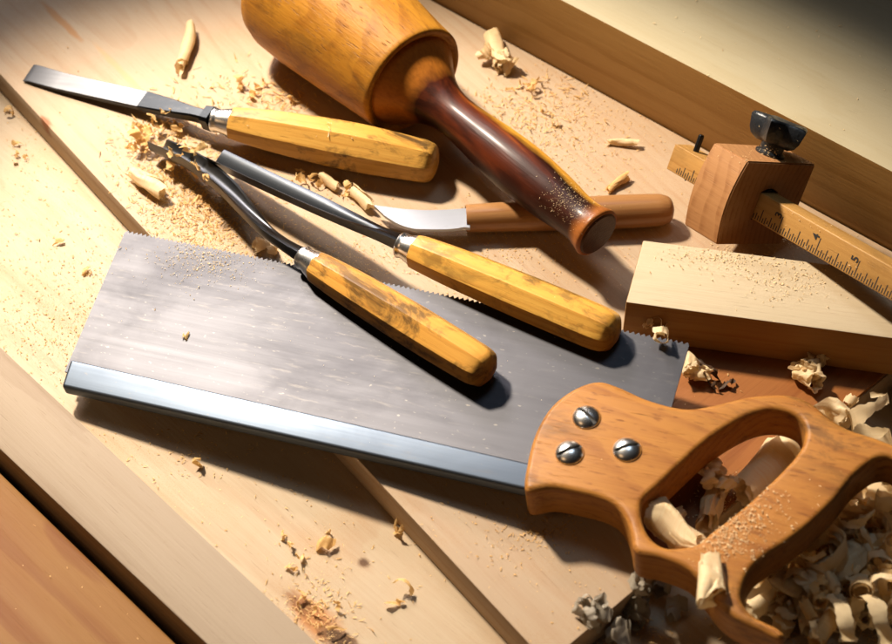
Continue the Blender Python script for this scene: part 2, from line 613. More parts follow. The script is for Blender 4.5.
def curve_mesh(loops, half, bev):
    cu = bpy.data.curves.new('tmp', 'CURVE')
    cu.dimensions = '2D'
    cu.fill_mode = 'BOTH'
    cu.extrude = half - bev
    cu.bevel_depth = bev
    cu.bevel_resolution = 4
    cu.offset = -bev
    for lp in loops:
        s = cu.splines.new('POLY')
        s.points.add(len(lp) - 1)
        for p, q_ in zip(s.points, lp):
            p.co = (q_.x, q_.y, 0, 1)
        s.use_cyclic_u = True
    ob = bpy.data.objects.new('tmp', cu)
    COL.objects.link(ob)
    bpy.context.view_layer.update()
    dg = bpy.context.evaluated_depsgraph_get()
    me = bpy.data.meshes.new_from_object(ob.evaluated_get(dg))
    bpy.data.objects.remove(ob)
    bm = bmesh.new()
    bm.from_mesh(me)
    bpy.data.meshes.remove(me)
    bmesh.ops.remove_doubles(bm, verts=bm.verts, dist=.00002)
    return bm


lo = smooth_poly([saw2(x, y, HT) for x, y in outer], True, 5)
li = smooth_poly([saw2(x, y, HT) for x, y in inner], True, 6)
bm = curve_mesh([lo, li], HT, .0028)
bm.transform(SAW)
M_handle = wood('beech_handle', 'CC8A40', 'A0602A', ring=.005, centre=(0, -.02, -.06), tilt=.1, ringamt=.55, fibre=.42, rough=.46, pores=.5, flecks=.55, blotch=.4, blotch_col=srgb('A45A22'), bump=.4, dirt=.5, seed=31, gain=.6)
hnd = link('handle', bm, M_handle, saw, sharp=60)


def bool_cut(bm, cutters):
    """returns the bmesh with the cutters' volume removed"""
    def mk(b):
        me = bpy.data.meshes.new('tmp')
        b.to_mesh(me)
        o = bpy.data.objects.new('tmp', me)
        COL.objects.link(o)
        return o
    bmesh.ops.recalc_face_normals(bm, faces=bm.faces)
    o = mk(bm)
    cs = []
    for c in cutters:
        bmesh.ops.recalc_face_normals(c, faces=c.faces)
        co = mk(c)
        cs.append(co)
        md = o.modifiers.new('b', 'BOOLEAN')
        md.operation = 'DIFFERENCE'
        md.object = co
        md.solver = 'EXACT'
    bpy.context.view_layer.update()
    me = bpy.data.meshes.new_from_object(o.evaluated_get(bpy.context.evaluated_depsgraph_get()))
    out = bmesh.new()
    out.from_mesh(me)
    for x in cs + [o]:
        bpy.data.objects.remove(x)
    return out


M_chrome = metal('bright_nickel', (.75, .73, .70, 1), rough=.24, scratch=.1, stain=.15, seed=9, dir=(200, 200, 200))
M_slot = plain('slot_dark', (.02, .017, .014, 1), .7)  # near-black bottom of the screw slots
for (px, py, a) in ((586.5, 417.5, -50), (569.5, 453, 22), (627, 450, 14)):
    c = SAW @ saw2(px, py, HT)
    r = .0066
    dome = lathe(c - sz * .002, c + sz * .0036, smooth_prof([(0, r), (.36, r), (.52, r * .95), (.75, r * .75), (.93, r * .4), (1, r * .04)], 5), 40, up=sx)
    d = Matrix.Rotation(math.radians(a), 3, sz) @ V(RT - sz * RT.dot(sz)).normalized()
    e = sz.cross(d)
    cut = box_bm(c - d * .02 - e * .0009 + sz * .0012, d * .04, e * .0018, sz * .01)
    s_ = link('screw', bool_cut(dome, [cut]), M_chrome, saw, sharp=50)
    link('slot', box_bm(c - d * .006 - e * .00085 + sz * .0007, d * .012, e * .0017, sz * .0007), M_slot, s_, smooth=False)

# ------------------------------------------------------------------ chisels and gouges
M_boxA = wood('yellow_handle_wood', 'DDA650', 'AE6C24', ring=.004, centre=(0, -.004, -.03), ringamt=.35, fibre=.35, rough=.32, pores=.25, blotch=.4, blotch_col=srgb('C2832A'), coat=.08, dirt=.85, dirt_col=(.03, .02, .012, 1), seed=41, gain=.8, spec=.12)
M_boxB = wood('yellow_handle_wood', 'E2AC50', 'B06C24', ring=.004, centre=(0, -.004, -.03), ringamt=.35, fibre=.35, rough=.32, pores=.25, blotch=.4, blotch_col=srgb('C8862A'), coat=.08, dirt=.7, dirt_col=(.035, .024, .014, 1), seed=45, gain=.8, spec=.12)
M_boxC = wood('yellow_handle_wood', 'DEA44E', 'AA6422', ring=.004, centre=(0, -.004, -.03), ringamt=.35, fibre=.35, rough=.34, pores=.25, blotch=.45, blotch_col=srgb('C28029'), coat=.08, dirt=.75, dirt_col=(.035, .024, .014, 1), seed=52, gain=.78, spec=.12)
M_dsteel = metal('dark_steel', (.035, .038, .043, 1), rough=.30, scratch=.35, stain=.3, seed=11)
M_gsteel = metal('ground_steel', (.085, .085, .09, 1), rough=.38, scratch=.35, stain=.3, smear=.3, seed=13)


def oct_handle(root, p0, p1, r0, rm, re, mat, roll):
    pr = [(0, r0 * .94, .5), (.02, r0, .8), (.2, r0 * .45 + rm * .55, 1), (.45, rm * .98, 1), (.65, rm, 1), (.88, re * 1.02, 1), (.945, re * .97, 1), (.975, re * .84, .9), (.992, re * .55, .7), (1, re * .12, .3)]
    link('handle', lathe(p0, p1, smooth_prof(pr, 5), 96, True, roll), mat, root, sharp=14)


def ferrule(root, p0, p1, r0, r1):
    pr = [(0, r0 * .8), (.02, r0), (.1, r0 * 1.06), (.18, r0), (.3, r0 * .99), (.8, r1), (.9, r1 * 1.03), (1, r1), (1.02, r1 * .7)]
    link('ferrule', lathe(p0, p1, pr, 40), M_chrome, root, sharp=40)


# A: flat chisel
pF, pB = at(233, 123.5, .0315), at(437.5, 164, .0315)
pG = at(213, 119.5, .0315)
A = empty('chisel', frame(pF - V((0, 0, .0135)), pB - pF), 'flat steel chisel with octagonal yellow handle lying beside the mallet head', 'chisel', 'carving tools with yellow octagonal handles')
oct_handle(A, pF, pB, .0092, .0133, .0118, M_boxA, .0)
ferrule(A, pG, pF + (pB - pF) * .02, .0068, .0086)
# blade: flat, with dark shoulder
bl = [(28.5, 73, .0205, .0066), (60, 82, .0215, .0064), (144, 101, .0255, .0062)]
up = V((0, 0, 1))


def rect_station(c, ax, w, h, up=up):
    s = ax.cross(up).normalized()
    u = s.cross(ax).normalized()
    b = min(w, h) * .3
    return [c + s * x + u * y for x, y in ((-w, -h + b), (-w, h - b), (-w + b, h), (w - b, h), (w, h - b), (w, -h + b), (w - b, -h), (-w + b, -h))]


P = [at(a, b, z) for a, b, z, w in bl]
ax = (P[-1] - P[0]).normalized()
upA = (V((0, 0, 1)) + V((0, -.25, 0))).normalized()
st = [rect_station(P[0], ax, .0066, .0003, upA), rect_station(P[0] + ax * .004, ax, .0066, .0011, upA), rect_station(P[1], ax, .0064, .0014, upA), rect_station(P[2], ax, .0062, .0018, upA)]
link('blade', sweep(st), M_gsteel, A, sharp=30)
n0, n1 = P[2] - ax * .0004, at(212, 119, .0313)
ax2 = (n1 - n0).normalized()
L_ = (n1 - n0).length
st = [rect_station(n0, ax2, .0063, .0021, upA), rect_station(n0 + ax2 * L_ * .35, ax2, .0054, .0027, upA), rect_station(n0 + ax2 * L_ * .75, ax2, .0036, .0034, upA), rect_station(n0 + ax2 * L_ * .9, ax2, .0036, .0036, upA),
      rect_station(n0 + ax2 * L_ * .91, ax2, .0056, .0056, upA), rect_station(n1 + ax2 * .001, ax2, .0060, .0060, upA)]
link('shank', sweep(st), M_dsteel, A, sharp=30)


def channel_station(c, ax, half, depth, th, n, vee, openup, close):
    """U or V trough section; close 0 = open trough, 1 = solid bar"""
    s = ax.cross(openup).normalized()
    u = s.cross(ax).normalized()
    outer_, inner_ = [], []
    for k in range(n):
        t = -1 + 2 * k / (n - 1)
        if vee:
            yo = abs(t) * depth
        else:
            yo = depth * (1 - math.sqrt(max(0, 1 - min(abs(t), .999) ** 2)))
        xo = t * half
        outer_.append((xo, yo - depth * .5))
        xi = t * max(half - th, .0001)
        yi = yo * max(0, 1 - th * .3 / max(depth, 1e-6)) + th * (1 if not vee else 1.3) * (1 - abs(t) ** 3)
        yi = yi * (1 - close) + (depth + th * .2) * close
        inner_.append((xi, yi - depth * .5))
    return [c + s * x + u * y for x, y in outer_ + inner_[::-1]]


def gouge_blade(root, path, rows, openup, vee, mat):
    """path: world points along the tool; rows: (half width, depth, thickness, closed)"""
    P = smooth_poly(path, False, 6)
    R = smooth_poly([V(r[:3]) for r in rows], False, 6)
    Cc = smooth_poly([V((r[3], 0, 0)) for r in rows], False, 6)
    st = []
    for i, p in enumerate(P):
        a = (P[min(i + 1, len(P) - 1)] - P[max(i - 1, 0)]).normalized()
        st.append(channel_station(p, a, R[i].x, R[i].y, R[i].z, 11, vee, openup, min(max(Cc[i].x, 0), 1)))
    return link('blade', sweep(st), mat, root, sharp=40)


# B: parting tool
pF, pB = at(416.5, 251.5, .0455), at(617, 336, .0530)
pG = at(400, 244.5, .0450)
Bt = empty('chisel', frame(pF - V((0, 0, .0115)), pB - pF), 'V shaped parting chisel with octagonal yellow handle, upper of the two lying over the saw', 'chisel', 'carving tools with yellow octagonal handles')
oct_handle(Bt, pF, pB, .0088, .0108, .0104, M_boxB, .06)
ferrule(Bt, pG, pF + (pB - pF) * .02, .0066, .0084)
path = [at(214, 160, .031), at(262, 183, .0350), at(312, 206, .039), at(352, 224, .0420), at(378, 235, .0437), at(401, 245, .0450)]
rows = [(.0078, .0084, .0010, 0), (.0076, .0084, .0011, 0), (.0070, .0080, .0013, 0), (.0056, .0072, .0018, .2), (.0040, .0070, .002, .9), (.0046, .0085, .002, 1)]
gouge_blade(Bt, path, rows, V((.15, .30, 1)).normalized(), True, M_dsteel)

# C: bent gouge
pF, pB = at(318, 267.5, .0390), at(490, 373, .0475)
pG = at(303, 257, .0375)
Ct = empty('chisel', frame(pF - V((0, 0, .0115)), pB - pF), 'bent spoon gouge with octagonal yellow handle lying across the middle of the saw blade', 'chisel', 'carving tools with yellow octagonal handles')
oct_handle(Ct, pF, pB, .0082, .0104, .0098, M_boxC, -.05)
ferrule(Ct, pG, pF + (pB - pF) * .02, .0062, .0080)
path = [at(157, 146, .026), at(192, 163, .032), at(222, 186, .037), at(245, 211, .039), at(264, 231, .0385), at(283, 245, .038), at(304, 258, .0375)]
rows = [(.0074, .0076, .0011, 0), (.0074, .0078, .0012, 0), (.0068, .0070, .0014, 0), (.0053, .0060, .0017, .35), (.0039, .0058, .002, .85), (.0034, .0060, .002, 1), (.0040, .0078, .002, 1)]
M_bsteel = metal('worn_steel', (.075, .077, .082, 1), rough=.30, scratch=.4, stain=.3, smear=.3, seed=15)
gouge_blade(Ct, path, rows, V((.3, .36, 1)).normalized(), False, M_bsteel)

# ------------------------------------------------------------------ knife
kz = ZB + .0098
k0, k1 = at(468, 218.5, kz), at(674, 209.5, kz)
kn = empty('carving_knife', frame(k0 - V((0, 0, .0095)), k1 - k0), 'small carving knife with round tan handle lying under the mallet grip', 'knife')
M_tan = wood('tan_handle_wood', 'C9925A', 'A8683A', ring=.004, ringamt=.4, fibre=.35, rough=.36, pores=.2, blotch=.35, coat=.3, seed=61)
pr = smooth_prof([(0, .0070), (.01, .0075), (.25, .0082), (.6, .0091), (.88, .0090), (.95, .0082), (.985, .006), (1, .0012)], 6)
link('handle', lathe(k0, k1, pr, 40), M_tan, kn, sharp=40)
kb_top = [(374, 206.5), (388, 208.3), (405, 210.3), (425, 211.4), (445, 211), (461, 210)]
kb_bot = [(459, 229.4), (448, 230.5), (430, 230.6), (413, 229.8), (398, 225), (385, 217)]
kb = smooth_poly([V((x, y, 0)) for x, y in kb_top], False, 5) + [V((470, 209, 0)), V((470, 229, 0)), V((464, 228.3, 0))] + smooth_poly([V((x, y, 0)) for x, y in kb_bot], False, 5)
kb = [(p.x, p.y) for p in kb]
pn = V((-.06, .05, 1)).normalized()
p0 = at(440, 220, kz)
pts = [at_plane(x, y, p0, pn) for x, y in kb]
bm = bmesh.new()
vs = [bm.verts.new(p - pn * .0009) for p in pts]
f = bm.faces.new(vs)
ex = bmesh.ops.extrude_face_region(bm, geom=[f])
bmesh.ops.translate(bm, verts=[g for g in ex['geom'] if isinstance(g, bmesh.types.BMVert)], vec=pn * .0018)
link('blade', bm, metal('polished_steel', (.26, .265, .28, 1), rough=.36, scratch=.1, stain=.1, seed=21), kn, smooth=False)

# ------------------------------------------------------------------ mallet
zr, ze = .0535, .047
mr, me_ = at(414, 82, zr), at(598, 234, ze)
max_ = (me_ - mr)
mL = max_.length
max_.normalize()
mh = mr - max_ * .118
mh.z = ZB + .0425
max2 = (mr - mh).normalized()
mal = empty('mallet', frame(V((mr.x, mr.y, ZB)), max_), 'round carver\'s mallet with yellow brown head and dark polished handle', 'mallet')
M_head = wood('mallet_head_wood', 'C88A2C', '8A4E14', ring=.0055, centre=(0, -.012, -.03), tilt=.09, ringamt=.5, fibre=.45, rough=.5, pores=.8, flecks=.35, blotch=.5, blotch_col=srgb('A06018'), dirt=.35, bump=.45, seed=71, gain=.75)
pr = [(0, .016), (.01, .03), (.03, .0365), (.07, .0405), (.14, .0422), (.3, .0415), (.6, .0380), (.9, .0342), (.97, .0336), (.988, .0334), (.996, .0328), (1.0, .0318), (.999, .0306), (.992, .0296), (.985, .027), (.98, .012)]
link('head', lathe(mh, mr, pr, 72), M_head, mal, sharp=42)
# handle: flared collar, waist, swell, flared end
t = NT('mallet_handle_wood')
nz = t.noise(t.mapping((9, 40, 40)), 1, 5, .6, .6)
fb = t.noise(t.mapping((20, 600, 600)), 1, 4, .6)
c_ = t.ramp(nz, [(.36, srgb('160803')), (.47, srgb('331206')), (.54, srgb('54220C')), (.60, srgb('844214')), (.70, srgb('A8661C'))])
tc = t.n('ShaderNodeTexCoord')
sp = t.n('ShaderNodeSeparateXYZ')
t.l(tc.outputs['Object'], sp.inputs[0])
n2 = t.noise(t.mapping((30, 60, 60)), 1, 3, .6)
xx = t.math('ADD', sp.outputs['X'], t.math('MULTIPLY', t.math('SUBTRACT', n2, .5), .012))
c_ = t.mix(t.fr(xx, .019, .012), c_, srgb('B06A24'))
lit_ylw = t.math('MULTIPLY', t.fr(t.math('ADD', sp.outputs['Y'], t.math('MULTIPLY', t.math('SUBTRACT', n2, .5), .008)), .003, .008), t.fr(xx, .04, .06))  # lit side of the handle painted yellow, along local +Y
c_ = t.mix(t.math('MULTIPLY', lit_ylw, .9), c_, srgb('D89A34'))
c_ = t.mix(t.fr(xx, mL - .012, mL - .006), c_, srgb('8A5020'))
c_ = t.mix(t.math('MULTIPLY', t.fr(fb, .4, .8), .3), c_, srgb('1E0A05'))
rg = t.math('ADD', .34, t.math('MULTIPLY', n2, .22))
t.set(color=c_, rough=rg, coat=.1, coat_rough=.2, spec=.16, normal=t.bump(t.math('ADD', fb, t.math('MULTIPLY', n2, 1.5)), .22, .0007))
h0 = mr - max_ * .003
pr = smooth_prof([(0, .0292), (.02, .0280), (.05, .0246), (.09, .0204), (.13, .0168), (.17, .0142), (.21, .0126), (.27, .0119), (.36, .0126), (.48, .0142), (.62, .0150), (.76, .0140), (.87, .0122), (.92, .0119), (.96, .0128), (.985, .0139), (.995, .0138), (1.0, .0128)], 5)
link('handle', lathe(h0, me_, pr, 56), t.m, mal, sharp=42)
link('end_grain', lathe(me_ - max_ * .001, me_ + max_ * .0009, [(0, .0124), (.6, .0124), (1, .0115)], 48), wood('mallet_end_wood', '5A3418', '2A160A', ring=.002, centre=(0, 0, 0), tilt=0, rough=.45, dirt=.6, seed=75), mal)

# ------------------------------------------------------------------ marking gauge
gO, gu, gv, gw = V((.1509, .0289, .0864)), V((.591, -.787, .166)), V((.755, .472, -.451)), V((.278, .394, .876))
gu.normalize()
gv = (gv - gu * gu.dot(gv)).normalized()
gw_ = gu.cross(gv).normalized()
gw = gw_ if gw_.dot(gw) > 0 else -gw_
gW, gH, gT, ga, gb, ghb, gx1, gx2, gwb = .0557, .046, .0243, .0197, .0167, .0146, .0862, .0643, .0130
G = frame(gO - gw * gH, gu, gw)
gau = empty('marking_gauge', G, 'wooden marking gauge with ruled beam and black thumbscrew resting on the pale block', 'marking gauge')
M_stock = wood('gauge_stock_wood', 'CC9460', '9C643A', ring=.0034, centre=(0, -.09, -.012), tilt=.5, ringamt=.55, fibre=.3, rough=.5, pores=.3, blotch=.25, seed=81, gain=.66)
M_stock2 = M_stock
# stock: curved left face (its outline in the v-w plane), extruded along the beam
sec = []
N = 14
for k in range(N + 1):                       # left side, from bottom to top, bulging outwards
    t_ = k / N
    sec.append((-.0050 * math.sin(PI * (t_ * .9 + .05)) + .0008, t_ * gH))
sec += [(gW, gH), (gW * .99, gH * .5), (gW * .94, 0)]
base_pt = gO - gw * gH
bm = bmesh.new()
fa = [bm.verts.new(base_pt + gv * x + gw * y) for x, y in sec]
fb_ = [bm.verts.new(base_pt - gu * gT + gv * x + gw * y) for x, y in sec]
bm.faces.new(fa)
bm.faces.new(fb_)
for i in range(len(sec)):
    j = (i + 1) % len(sec)
    bm.faces.new((fa[i], fa[j], fb_[j], fb_[i]))
bmesh.ops.recalc_face_normals(bm, faces=bm.faces)
bmesh.ops.bevel(bm, geom=[e for e in bm.edges if e.calc_face_angle(0) > .6], offset=.0007, segments=2, affect='EDGES')
# mortise for the beam (arched on top)
hx0, hx1, hy1, hy0 = ga - .0004, ga + gwb + .0006, gH - gb + .0003, gH - gb - ghb - .0006
arch = [(hx0, hy0), (hx0, hy1)] + [(hx0 + (hx1 - hx0) * (i / 8), hy1 + .0022 * math.sin(PI * i / 8)) for i in range(1, 8)] + [(hx1, hy1), (hx1, hy0)]
cb = bmesh.new()
ca = [cb.verts.new(base_pt + gu * .01 + gv * x + gw * y) for x, y in arch]
cc = [cb.verts.new(base_pt - gu * (gT + .01) + gv * x + gw * y) for x, y in arch]
cb.faces.new(ca)
cb.faces.new(cc)
for i in range(len(arch)):
    j = (i + 1) % len(arch)
    cb.faces.new((ca[i], ca[j], cc[j], cc[i]))
link('stock', bool_cut(bm, [cb]), M_stock, gau, sharp=30)
# beam with its burnt-in scale
M_beam = wood('gauge_beam_wood', 'CE9C58', 'AA7438', ring=.004, centre=(0, -.02, -.05), tilt=.02, ringamt=.35, fibre=.35, rough=.45, pores=.3, blotch=.3, dirt=.3, seed=87, gain=.66)
M_ink = plain('scale_ink', (.018, .014, .012, 1), .6)
bo = gO + gv * ga - gw * (gb + ghb)          # lower front corner of the beam at the stock's face
x_lo, x_hi = -gx2, gx1 + .06
bm = box_bm(bo + gu * x_lo, gu * (x_hi - x_lo), gv * gwb, gw * ghb, bevel=.0007)
c3 = .0179                                   # the 3 inch line
for k in range(-52, 53):
    x = c3 + k * .0254 / 16 - .0
    if x < x_lo + .0075 or x > x_hi - .003:
        continue
    h = .0086 if k % 16 == 0 else .0064 if k % 8 == 0 else .0050 if k % 4 == 0 else .0036 if k % 2 == 0 else .0026
    box_bm(bo + gu * (x - .0003) - gv * .00006 + gw * .0008, gu * .0006, gv * .0002, gw * h, bm, slot=1)
beam = link('beam', bm, [M_beam, M_ink], gau, sharp=30)


def text_bm(s, size):
    cu = bpy.data.curves.new('tmp', 'FONT')
    cu.body = s
    cu.size = size
    cu.align_x = 'CENTER'
    cu.align_y = 'CENTER'
    cu.extrude = .00008
    cu.offset = .00012
    ob = bpy.data.objects.new('tmp', cu)
    COL.objects.link(ob)
    bpy.context.view_layer.update()
    me = bpy.data.meshes.new_from_object(ob.evaluated_get(bpy.context.evaluated_depsgraph_get()))
    bpy.data.objects.remove(ob)
    bm = bmesh.new()
    bm.from_mesh(me)
    return bm


for i, sN in enumerate('3456'):
    b_ = text_bm(sN, .0060)
    c = bo + gu * (c3 + i * .0254 - .0028) - gv * .00012 + gw * .0090
    # the digits lie on their side: their top points back along the beam
    ex_, ey_, ez_ = gw, -gu, -gv
    b_.transform(Matrix(((ex_.x, ey_.x, ez_.x, c.x), (ex_.y, ey_.y, ez_.y, c.y), (ex_.z, ey_.z, ez_.z, c.z), (0, 0, 0, 1))))
    link('numeral', b_, M_ink, beam, smooth=False)
# pin
pp = bo + gu * (x_lo + .010) + gv * gwb * .5 + gw * ghb
link('pin', lathe(pp - gw * (ghb + .0025), pp + gw * .0095, [(0, .0003), (.06, .0009), (.12, .0016), (.97, .0016), (1, .0012)], 16), M_dsteel, gau)
# thumbscrew
M_black = plain('black_plastic', (.012, .014, .017, 1), .34, .35, 500)
tc_ = gO - gu * (gT * .5) + gv * (gW * .56)
ts = link('thumbscrew', lathe(tc_ - gw * .001, tc_ + gw * .006, [(0, .0078), (.3, .0078), (.45, .0062), (1, .0062)], 24), M_black, gau)
lob = []
for k in range(40):
    a = 2 * PI * k / 40
    m_ = abs(((a / (2 * PI) * 5) % 1) - .5) * 2       # 1 on a point, 0 between
    lob.append((a + .35, .0100 + .0056 * m_ ** 1.6))
bm = bmesh.new()
rings = []
tax = (gw + gu * -.05 + gv * .12).normalized()
ta = tax.cross(gu).normalized()
tb = ta.cross(tax)
for (h, s) in ((.005, .62), (.007, .86), (.010, .97), (.0165, 1.06), (.0180, 1.0), (.0184, .88), (.0176, .6), (.0170, .25)):
    rings.append([bm.verts.new(tc_ + tax * h + (ta * math.cos(a) + tb * math.sin(a)) * r * s) for a, r in lob])
for a, b in zip(rings, rings[1:]):
    for k in range(40):
        bm.faces.new((a[k], a[(k + 1) % 40], b[(k + 1) % 40], b[k]))
bm.faces.new(rings[0])
bm.faces.new(rings[-1])
link('grip', bm, M_black, ts, sharp=50)

# ------------------------------------------------------------------ shavings and dust
bpy.context.view_layer.update()
DG = bpy.context.evaluated_depsgraph_get()


def hit(px, py):
    ok, loc, nor, idx, ob, mx = S.ray_cast(DG, CAM, ray(px, py))
    if not ok:
        return at(px, py, 0), V((0, 0, 1))
    return loc, nor


M_cream = shaving_mat('cream_shaving', (.93, .80, .56, 1), (.84, .60, .30, 1), .45)
M_gold = shaving_mat('golden_shaving', (.90, .67, .33, 1), (.74, .44, .15, 1), .45)
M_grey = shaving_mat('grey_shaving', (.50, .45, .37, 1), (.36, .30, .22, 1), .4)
M_char = shaving_mat('dark_shaving', (.09, .045, .02, 1), (.04, .02, .012, 1), .05)


def curl_bm(r0, r1, turns, width, drift=0., ruffle=0., taper=.25, cup=.05, seed=0, flare=0., crumple=.0007):
    """one planed strip rolled about local X"""
    rnd = random.Random(seed)
    bm = bmesh.new()
    uvl = bm.loops.layers.uv.new('UV')
    n = max(14, int(44 * turns))
    m = 5
    ph = rnd.random() * 10
    rows = []
    for i in range(n + 1):
        t = i / n
        a = 2 * PI * turns * t
        r = r0 + (r1 - r0) * t
        r *= 1 + .08 * math.sin(a * .7 + ph) + .04 * math.sin(a * 2.3 + ph * 2)
        if ruffle:
            r *= 1 + ruffle * math.sin(a * 6 + ph)
        e = min(t, 1 - t) / max(taper, 1e-3)
        w = width * (.35 + .65 * min(1, e)) * (1 + .12 * math.sin(7 * t + ph))
        x0 = drift * t + .12 * width * math.sin(5 * t + ph)
        row = []
        for j in range(m):
            s = j / (m - 1) * 2 - 1
            jag = (rnd.random() - .5) * .0009 + .0006 * math.sin(a * 3.1 + ph * s) if abs(s) == 1 else 0
            rr = r * (1 + cup * (1 - s * s) + flare * s)
            co = V((x0 + s * w / 2 + jag, rr * math.cos(a), rr * math.sin(a)))
            if crumple:
                co += mnoise.noise_vector(co * 260 + V((ph * 7, ph, t * 3))) * crumple + mnoise.noise_vector(co * 90 + V((ph, ph * 5, 0))) * crumple * 1.6
            row.append((bm.verts.new(co), t, s))
        rows.append(row)
    for a, b in zip(rows, rows[1:]):
        for j in range(m - 1):
            q = (a[j], a[j + 1], b[j + 1], b[j])
            f = bm.faces.new([v[0] for v in q])
            for lp, v in zip(f.loops, q):
                lp[uvl].uv = (v[1] * turns, v[2] * .5 + .5)
    return bm


def rand_rot(rnd, flat=.5):
    return Matrix.Rotation(rnd.uniform(0, 2 * PI), 4, 'Z') @ Matrix.Rotation(rnd.uniform(-flat, flat), 4, 'Y') @ Matrix.Rotation(rnd.uniform(0, 2 * PI), 4, 'X')


def put_curl(bm, loc, R, mat, label, group=None, lift=None, mesh_name='wood_shaving'):
    bm.transform(R)
    zmin = min(v.co.z for v in bm.verts)
    me = bpy.data.meshes.new('wood_shaving')
    bm.to_mesh(me)
    bm.free()
    me.materials.append(mat)
    me.polygons.foreach_set('use_smooth', [True] * len(me.polygons))
    o = bpy.data.objects.new('wood_shaving', me)
    o.location = loc + V((0, 0, -zmin + .0002 if lift is None else lift))
    COL.objects.link(o)
    return tag(o, label, 'wood shaving', group)


def roll_dir(px0, py0, px1, py1, z):
    d = at(px1, py1, z) - at(px0, py0, z)
    return Matrix.Rotation(math.atan2(d.y, d.x), 4, 'Z'), d.length


# named rolls: (axis start px, axis end px, height, radius, turns, material, label)
rolls = [
    ((718, 486), (708, 528), .018, .0052, 2.8, M_cream, 'white twisted roll standing upright in the middle of the handle opening'),
    ((742, 497), (783, 453), .018, .0088, 2.6, M_cream, 'large cream rolled shaving seen through the opening of the saw handle'),
    ((192, 28), (182, 66), .018, .0036, 2.2, M_cream, 'pale slender rolled shaving at the top left beyond the flat chisel'),
    ((492, 34), (501, 62), .018, .0055, 2.4, M_cream, 'pale upright looking roll of shaving against the raised plank by the mallet'),
    ((608, 142), (634, 144), .018, .0022, 2.2, M_cream, 'short thin pale roll lying between the mallet grip and the gauge'),
    ((610, 190), (626, 179), .018, .0019, 3.0, M_gold, 'tiny golden twist next to the end of the knife handle'),
    ((650, 516), (700, 548), .030, .0072, 2.6, M_cream, 'crumpled white roll lying in the front corner of the handle opening'),
    ((713, 560), (711, 598), .046, .0062, 2.4, M_cream, 'white roll hanging over the lower edge of the saw handle'),
    ((800, 590), (868, 552), .012, .0078, 2.4, M_cream, 'thick cream roll on top of the heap below the saw handle'),
    ((815, 640), (832, 617), .016, .0040, 2.2, M_gold, 'small yellow roll at the bottom edge of the heap'),
    ((864, 488), (900, 486), .020, .0075, 2.0, M_cream, 'pale broad roll beneath the upper horn of the saw handle'),
    ((822, 408), (846, 422), .022, .0045, 2.0, M_cream, 'white roll tucked behind the upper edge of the saw handle'),
    ((130, 172), (158, 190), .018, .0050, 1.8, M_cream, 'cream roll of shaving beneath the tip of the bent gouge'),
    ((352, 190), (368, 206), .018, .0038, 1.4, M_cream, 'flat pale chip of shaving below the flat chisel handle'),
    ((323, 178), (338, 186), .018, .0030, 1.8, M_cream, 'small pale roll lying under the flat chisel handle'),
    ((846, 405), (852, 400), .018, .0030, 1.8, M_cream, 'tiny pale roll behind the handle near the board end'),
]
sd = 100
for (a, b, z, r, tn_, mat, lab) in rolls:
    Rz, L = roll_dir(*a, *b, z)
    bm = curl_bm(r * .55, r, tn_, L, drift=L * .08, taper=.06, cup=.04, seed=sd, flare=.06, crumple=.0024 if 'white' in lab else .0010)
    c = at((a[0] + b[0]) / 2, (a[1] + b[1]) / 2, z + r)
    c.z = z
    bm2 = bm
    R = Rz @ Matrix.Rotation(random.uniform(0, 6), 4, 'X')
    put_curl(bm2, c, R, mat, lab)
    sd += 1


def scatter(n, region, size, mat, label, group, ruffle=0, hgt=0., flat=.8, turns=(1.2, 2.4), wid=(.7, 1.6), floor_=None, ribbon=0):
    """loose curls where the photograph shows them; region: list of (px, py, spread px)"""
    global sd
    for i in range(n):
        px, py, s = region[i % len(region)]
        rnd = random.Random(sd)
        x, y = px + rnd.gauss(0, s * .5), py + rnd.gauss(0, s * .5)
        if not (-4 < x < 898 and -4 < y < 650):
            sd += 1
            continue
        loc, nor = hit(x, y)
        if floor_ is not None:
            if loc.z > floor_ + .004:
                sd += 1
                continue
        r = size * rnd.uniform(.6, 1.4)
        if ribbon and rnd.random() < ribbon:
            k_ = rnd.random()
            if k_ < .55:      # long open ribbon winding along its axis
                bm = curl_bm(r * rnd.uniform(.5, 1.0), r * rnd.uniform(.8, 1.3), rnd.uniform(1.3, 3.0), r * rnd.uniform(.5, .9), drift=r * rnd.uniform(1.5, 5) * rnd.choice((-1, 1)), taper=.3, cup=.03, seed=sd)
            else:             # tight little roll
                bm = curl_bm(r * rnd.uniform(.25, .4), r * rnd.uniform(.5, .75), rnd.uniform(2, 3.4), r * rnd.uniform(1.2, 2.6), drift=r * rnd.uniform(-.5, .8), taper=.08, cup=.03, seed=sd, flare=rnd.uniform(-.15, .15))
        else:
            bm = curl_bm(r * rnd.uniform(.4, .8), r, rnd.uniform(*turns), r * rnd.uniform(*wid) * 1.1, crumple=.0007 + .12 * r, drift=r * rnd.uniform(-1.5, 2.5), ruffle=ruffle * rnd.uniform(.2, .8), taper=.12, cup=.05, seed=sd, flare=rnd.uniform(-.2, .2))
        loc = loc + V((0, 0, rnd.random() ** 1.5 * hgt))
        put_curl(bm, loc, rand_rot(rnd, flat), mat, label, group)
        sd += 1


